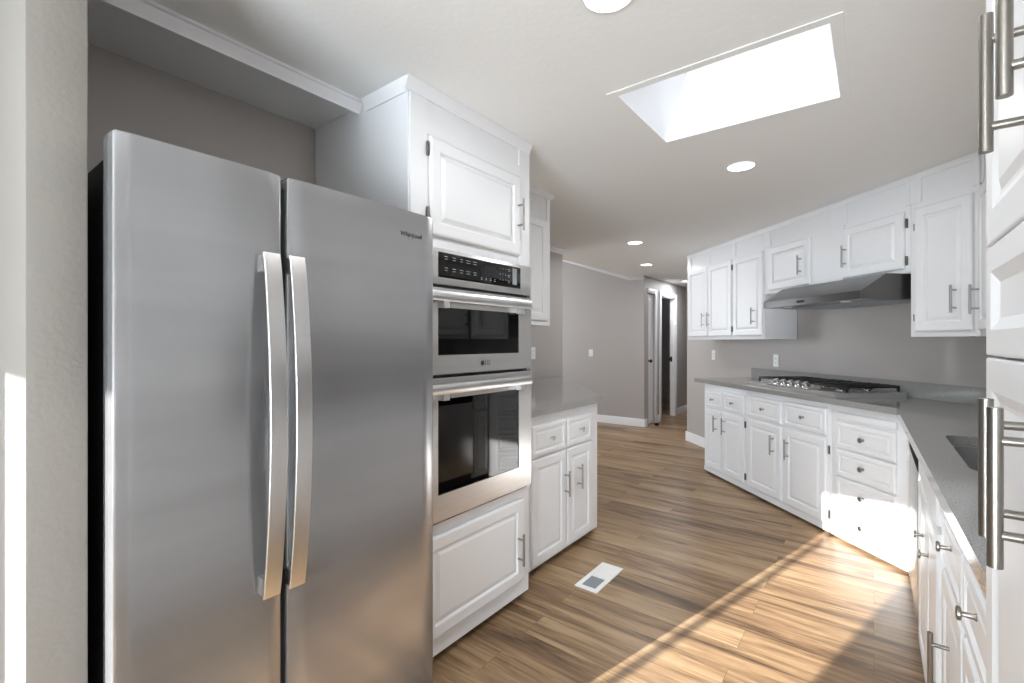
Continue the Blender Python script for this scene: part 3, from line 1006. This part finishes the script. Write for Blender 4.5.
# ------------------------------------------------------------------ pantry at the right edge of the view
PW = 0.655
pn = thing('pantry_cabinet', 'tall white pantry cabinet at the right edge with long nickel bar handles', 'cabinet', (0.152, 0.990, 0), R_RIGHT)
MB().box(0, PW, 0, 0.618, 0.06, UPPER_TOP, 0.0015).build('body', M['white'], pn)
toe_board(pn, PW, 0.618, 0.059, 0.03)
seam = 0.990-0.695
PD = [(0, -0.001), (0, -0.018), (0.0015, -0.0195), (0.004, -0.020), (0.046, -0.020), (0.061, -0.0140), (0.067, -0.0137), (0.079, -0.0180), (0.083, -0.0181)]
for x0, x1, px, zu, pxl, zl, ll in ((0.004, seam-0.002, 0.990-0.731, 1.5645, 0.990-0.731, 1.141, 0.152), (seam+0.002, PW-0.004, 0.990-0.638, 1.588, 0.990-0.682, 1.131, 0.163)):
    d_ = MB().panel(x0, x1, 1.420, 2.16, PD).build('door', M['white'], pn)
    bar_pull(d_, px, zu, m=M['nickel'], L=0.151, r=0.0062)
    MB().panel(x0, x1, 1.260, 1.416, [(0, -0.001), (0, -0.018), (0.0015, -0.0195), (0.004, -0.020), (0.036, -0.020), (0.053, -0.0125), (0.060, -0.0123)]).build('drawer', M['white'], pn)
    d_ = MB().panel(x0, x1, 0.10, 1.256, PD).build('door', M['white'], pn)
    bar_pull(d_, pxl, zl, m=M['nickel'], L=ll, r=0.0064)


# ------------------------------------------------------------------ ceiling lights
LIGHTS = [
    (-0.596, 1.222, 'round recessed ceiling light at the top edge, nearest the skylight'),
    (-0.591, 2.874, 'round recessed ceiling light just beyond the skylight'),
    (-1.884, 4.452, 'round recessed ceiling light over the passage, third from the skylight'),
    (-2.305, 5.813, 'round recessed ceiling light before the hallway corner'),
    (-2.42, 7.80, 'recessed ceiling light in the hallway half hidden behind the wall cabinets'),
    (-0.60, -1.3, 'added round recessed fill light in the room behind'),  # unseen lamp, added as fill from behind the camera
    (-2.6, -1.3, 'added round recessed fill light in the room behind, on the left'),  # second unseen lamp added for fill
]
for i, (x, y, lab) in enumerate(LIGHTS):
    t = thing('recessed_light', lab, 'ceiling light', (x, y, CZ), 0, 'recessed ceiling lights')
    MB().lathe([(0.068, -0.001), (0.080, -0.001), (0.078, -0.004), (0.070, -0.005), (0.068, -0.001)], (0, 0, 0), (0, 0, 1), 32).build('trim_ring', M['trim'], t)
    MB().lathe([(0.0675, -0.0015), (0.0675, -0.004), (0, -0.0045)], (0, 0, 0), (0, 0, 1), 32).build('lens', M['lens'], t)
    d = bpy.data.lights.new('recessed_lamp', 'AREA')
    d.shape = 'DISK'; d.size = 0.12; d.energy = CAN_POWER; d.color = (0.96, 0.98, 1.0)
    o = bpy.data.objects.new('recessed_lamp', d)
    C.objects.link(o)
    o.parent = t; o.location = (0, 0, -0.010)
    if y > 7:
        d.energy = CAN_POWER*1.8; d.color = (0.9, 0.94, 1.0)


# ------------------------------------------------------------------ floor register, outlets, switches
vt_ = thing('floor_register', 'white metal floor vent register in the plank floor', 'floor vent', (-1.178, 2.311, 0))
s2 = MB()
s2.slab([(-0.064, -0.160), (0.064, -0.160), (0.064, 0.160), (-0.064, 0.160)], [[(-0.040, -0.132), (0.040, -0.132), (0.040, 0.132), (-0.040, 0.132)]], 0.0005, 0.006)
s2.build('frame', M['plastic'], vt_)
MB().box(-0.041, 0.041, -0.014, 0.133, 0.0007, 0.005).build('damper_cover', M['plastic'], vt_)
lv = MB().box(-0.041, 0.041, -0.133, -0.0145, 0.0006, 0.0025)
for i in range(7):
    y = -0.128+i*0.016
    lv.box(-0.040, 0.040, y, y+0.007, 0.0025, 0.0045)
lv.build('louver', M['louver'], vt_)


def plate(name, label, cat, loc, rz, kind):
    t = thing(name, label, cat, loc, rz, 'white wall plates')
    MB().panel(-0.036, 0.036, -0.058, 0.058, [(0, -0.0005), (0, -0.003), (0.004, -0.006)]).build('plate', M['plastic'], t)
    if kind == 'switch':
        MB().box(-0.012, 0.012, -0.0085, -0.0062, -0.03, 0.03, 0.001).build('rocker', M['plastic'], t)
    else:
        for z in (-0.02, 0.02):
            rc = MB().box(-0.016, 0.016, -0.0078, -0.0062, z-0.014, z+0.014, 0.003).build('receptacle', M['plastic'], t)
            MB().box(-0.008, -0.005, -0.0082, -0.0079, z-0.005, z+0.007).box(0.005, 0.008, -0.0082, -0.0079, z-0.005, z+0.006).build('slot', M['slot'], rc)
    return t


plate('light_switch', 'white switch plate on the far grey wall left of the hallway', 'light switch', (-3.61, 6.77, 1.095), 0, 'switch')
plate('outlet', 'white outlet on the grey wall above the left counter beside the oven', 'outlet', (-2.65, 3.78, 1.165), R_LEFT, 'outlet')
plate('outlet', 'white outlet under the hallway end of the upper cabinets', 'outlet', diag(5.12, 3.031, 1.12), R_BACK, 'outlet')
plate('outlet', 'white outlet above the counter at the left end of the backsplash', 'outlet', diag(4.06, 3.031, 1.10), R_BACK, 'outlet')
plate('light_switch', 'white switch plate on the sunlit wall end at the far left', 'light switch', (-1.44, 0.142, 1.10), 0, 'switch')
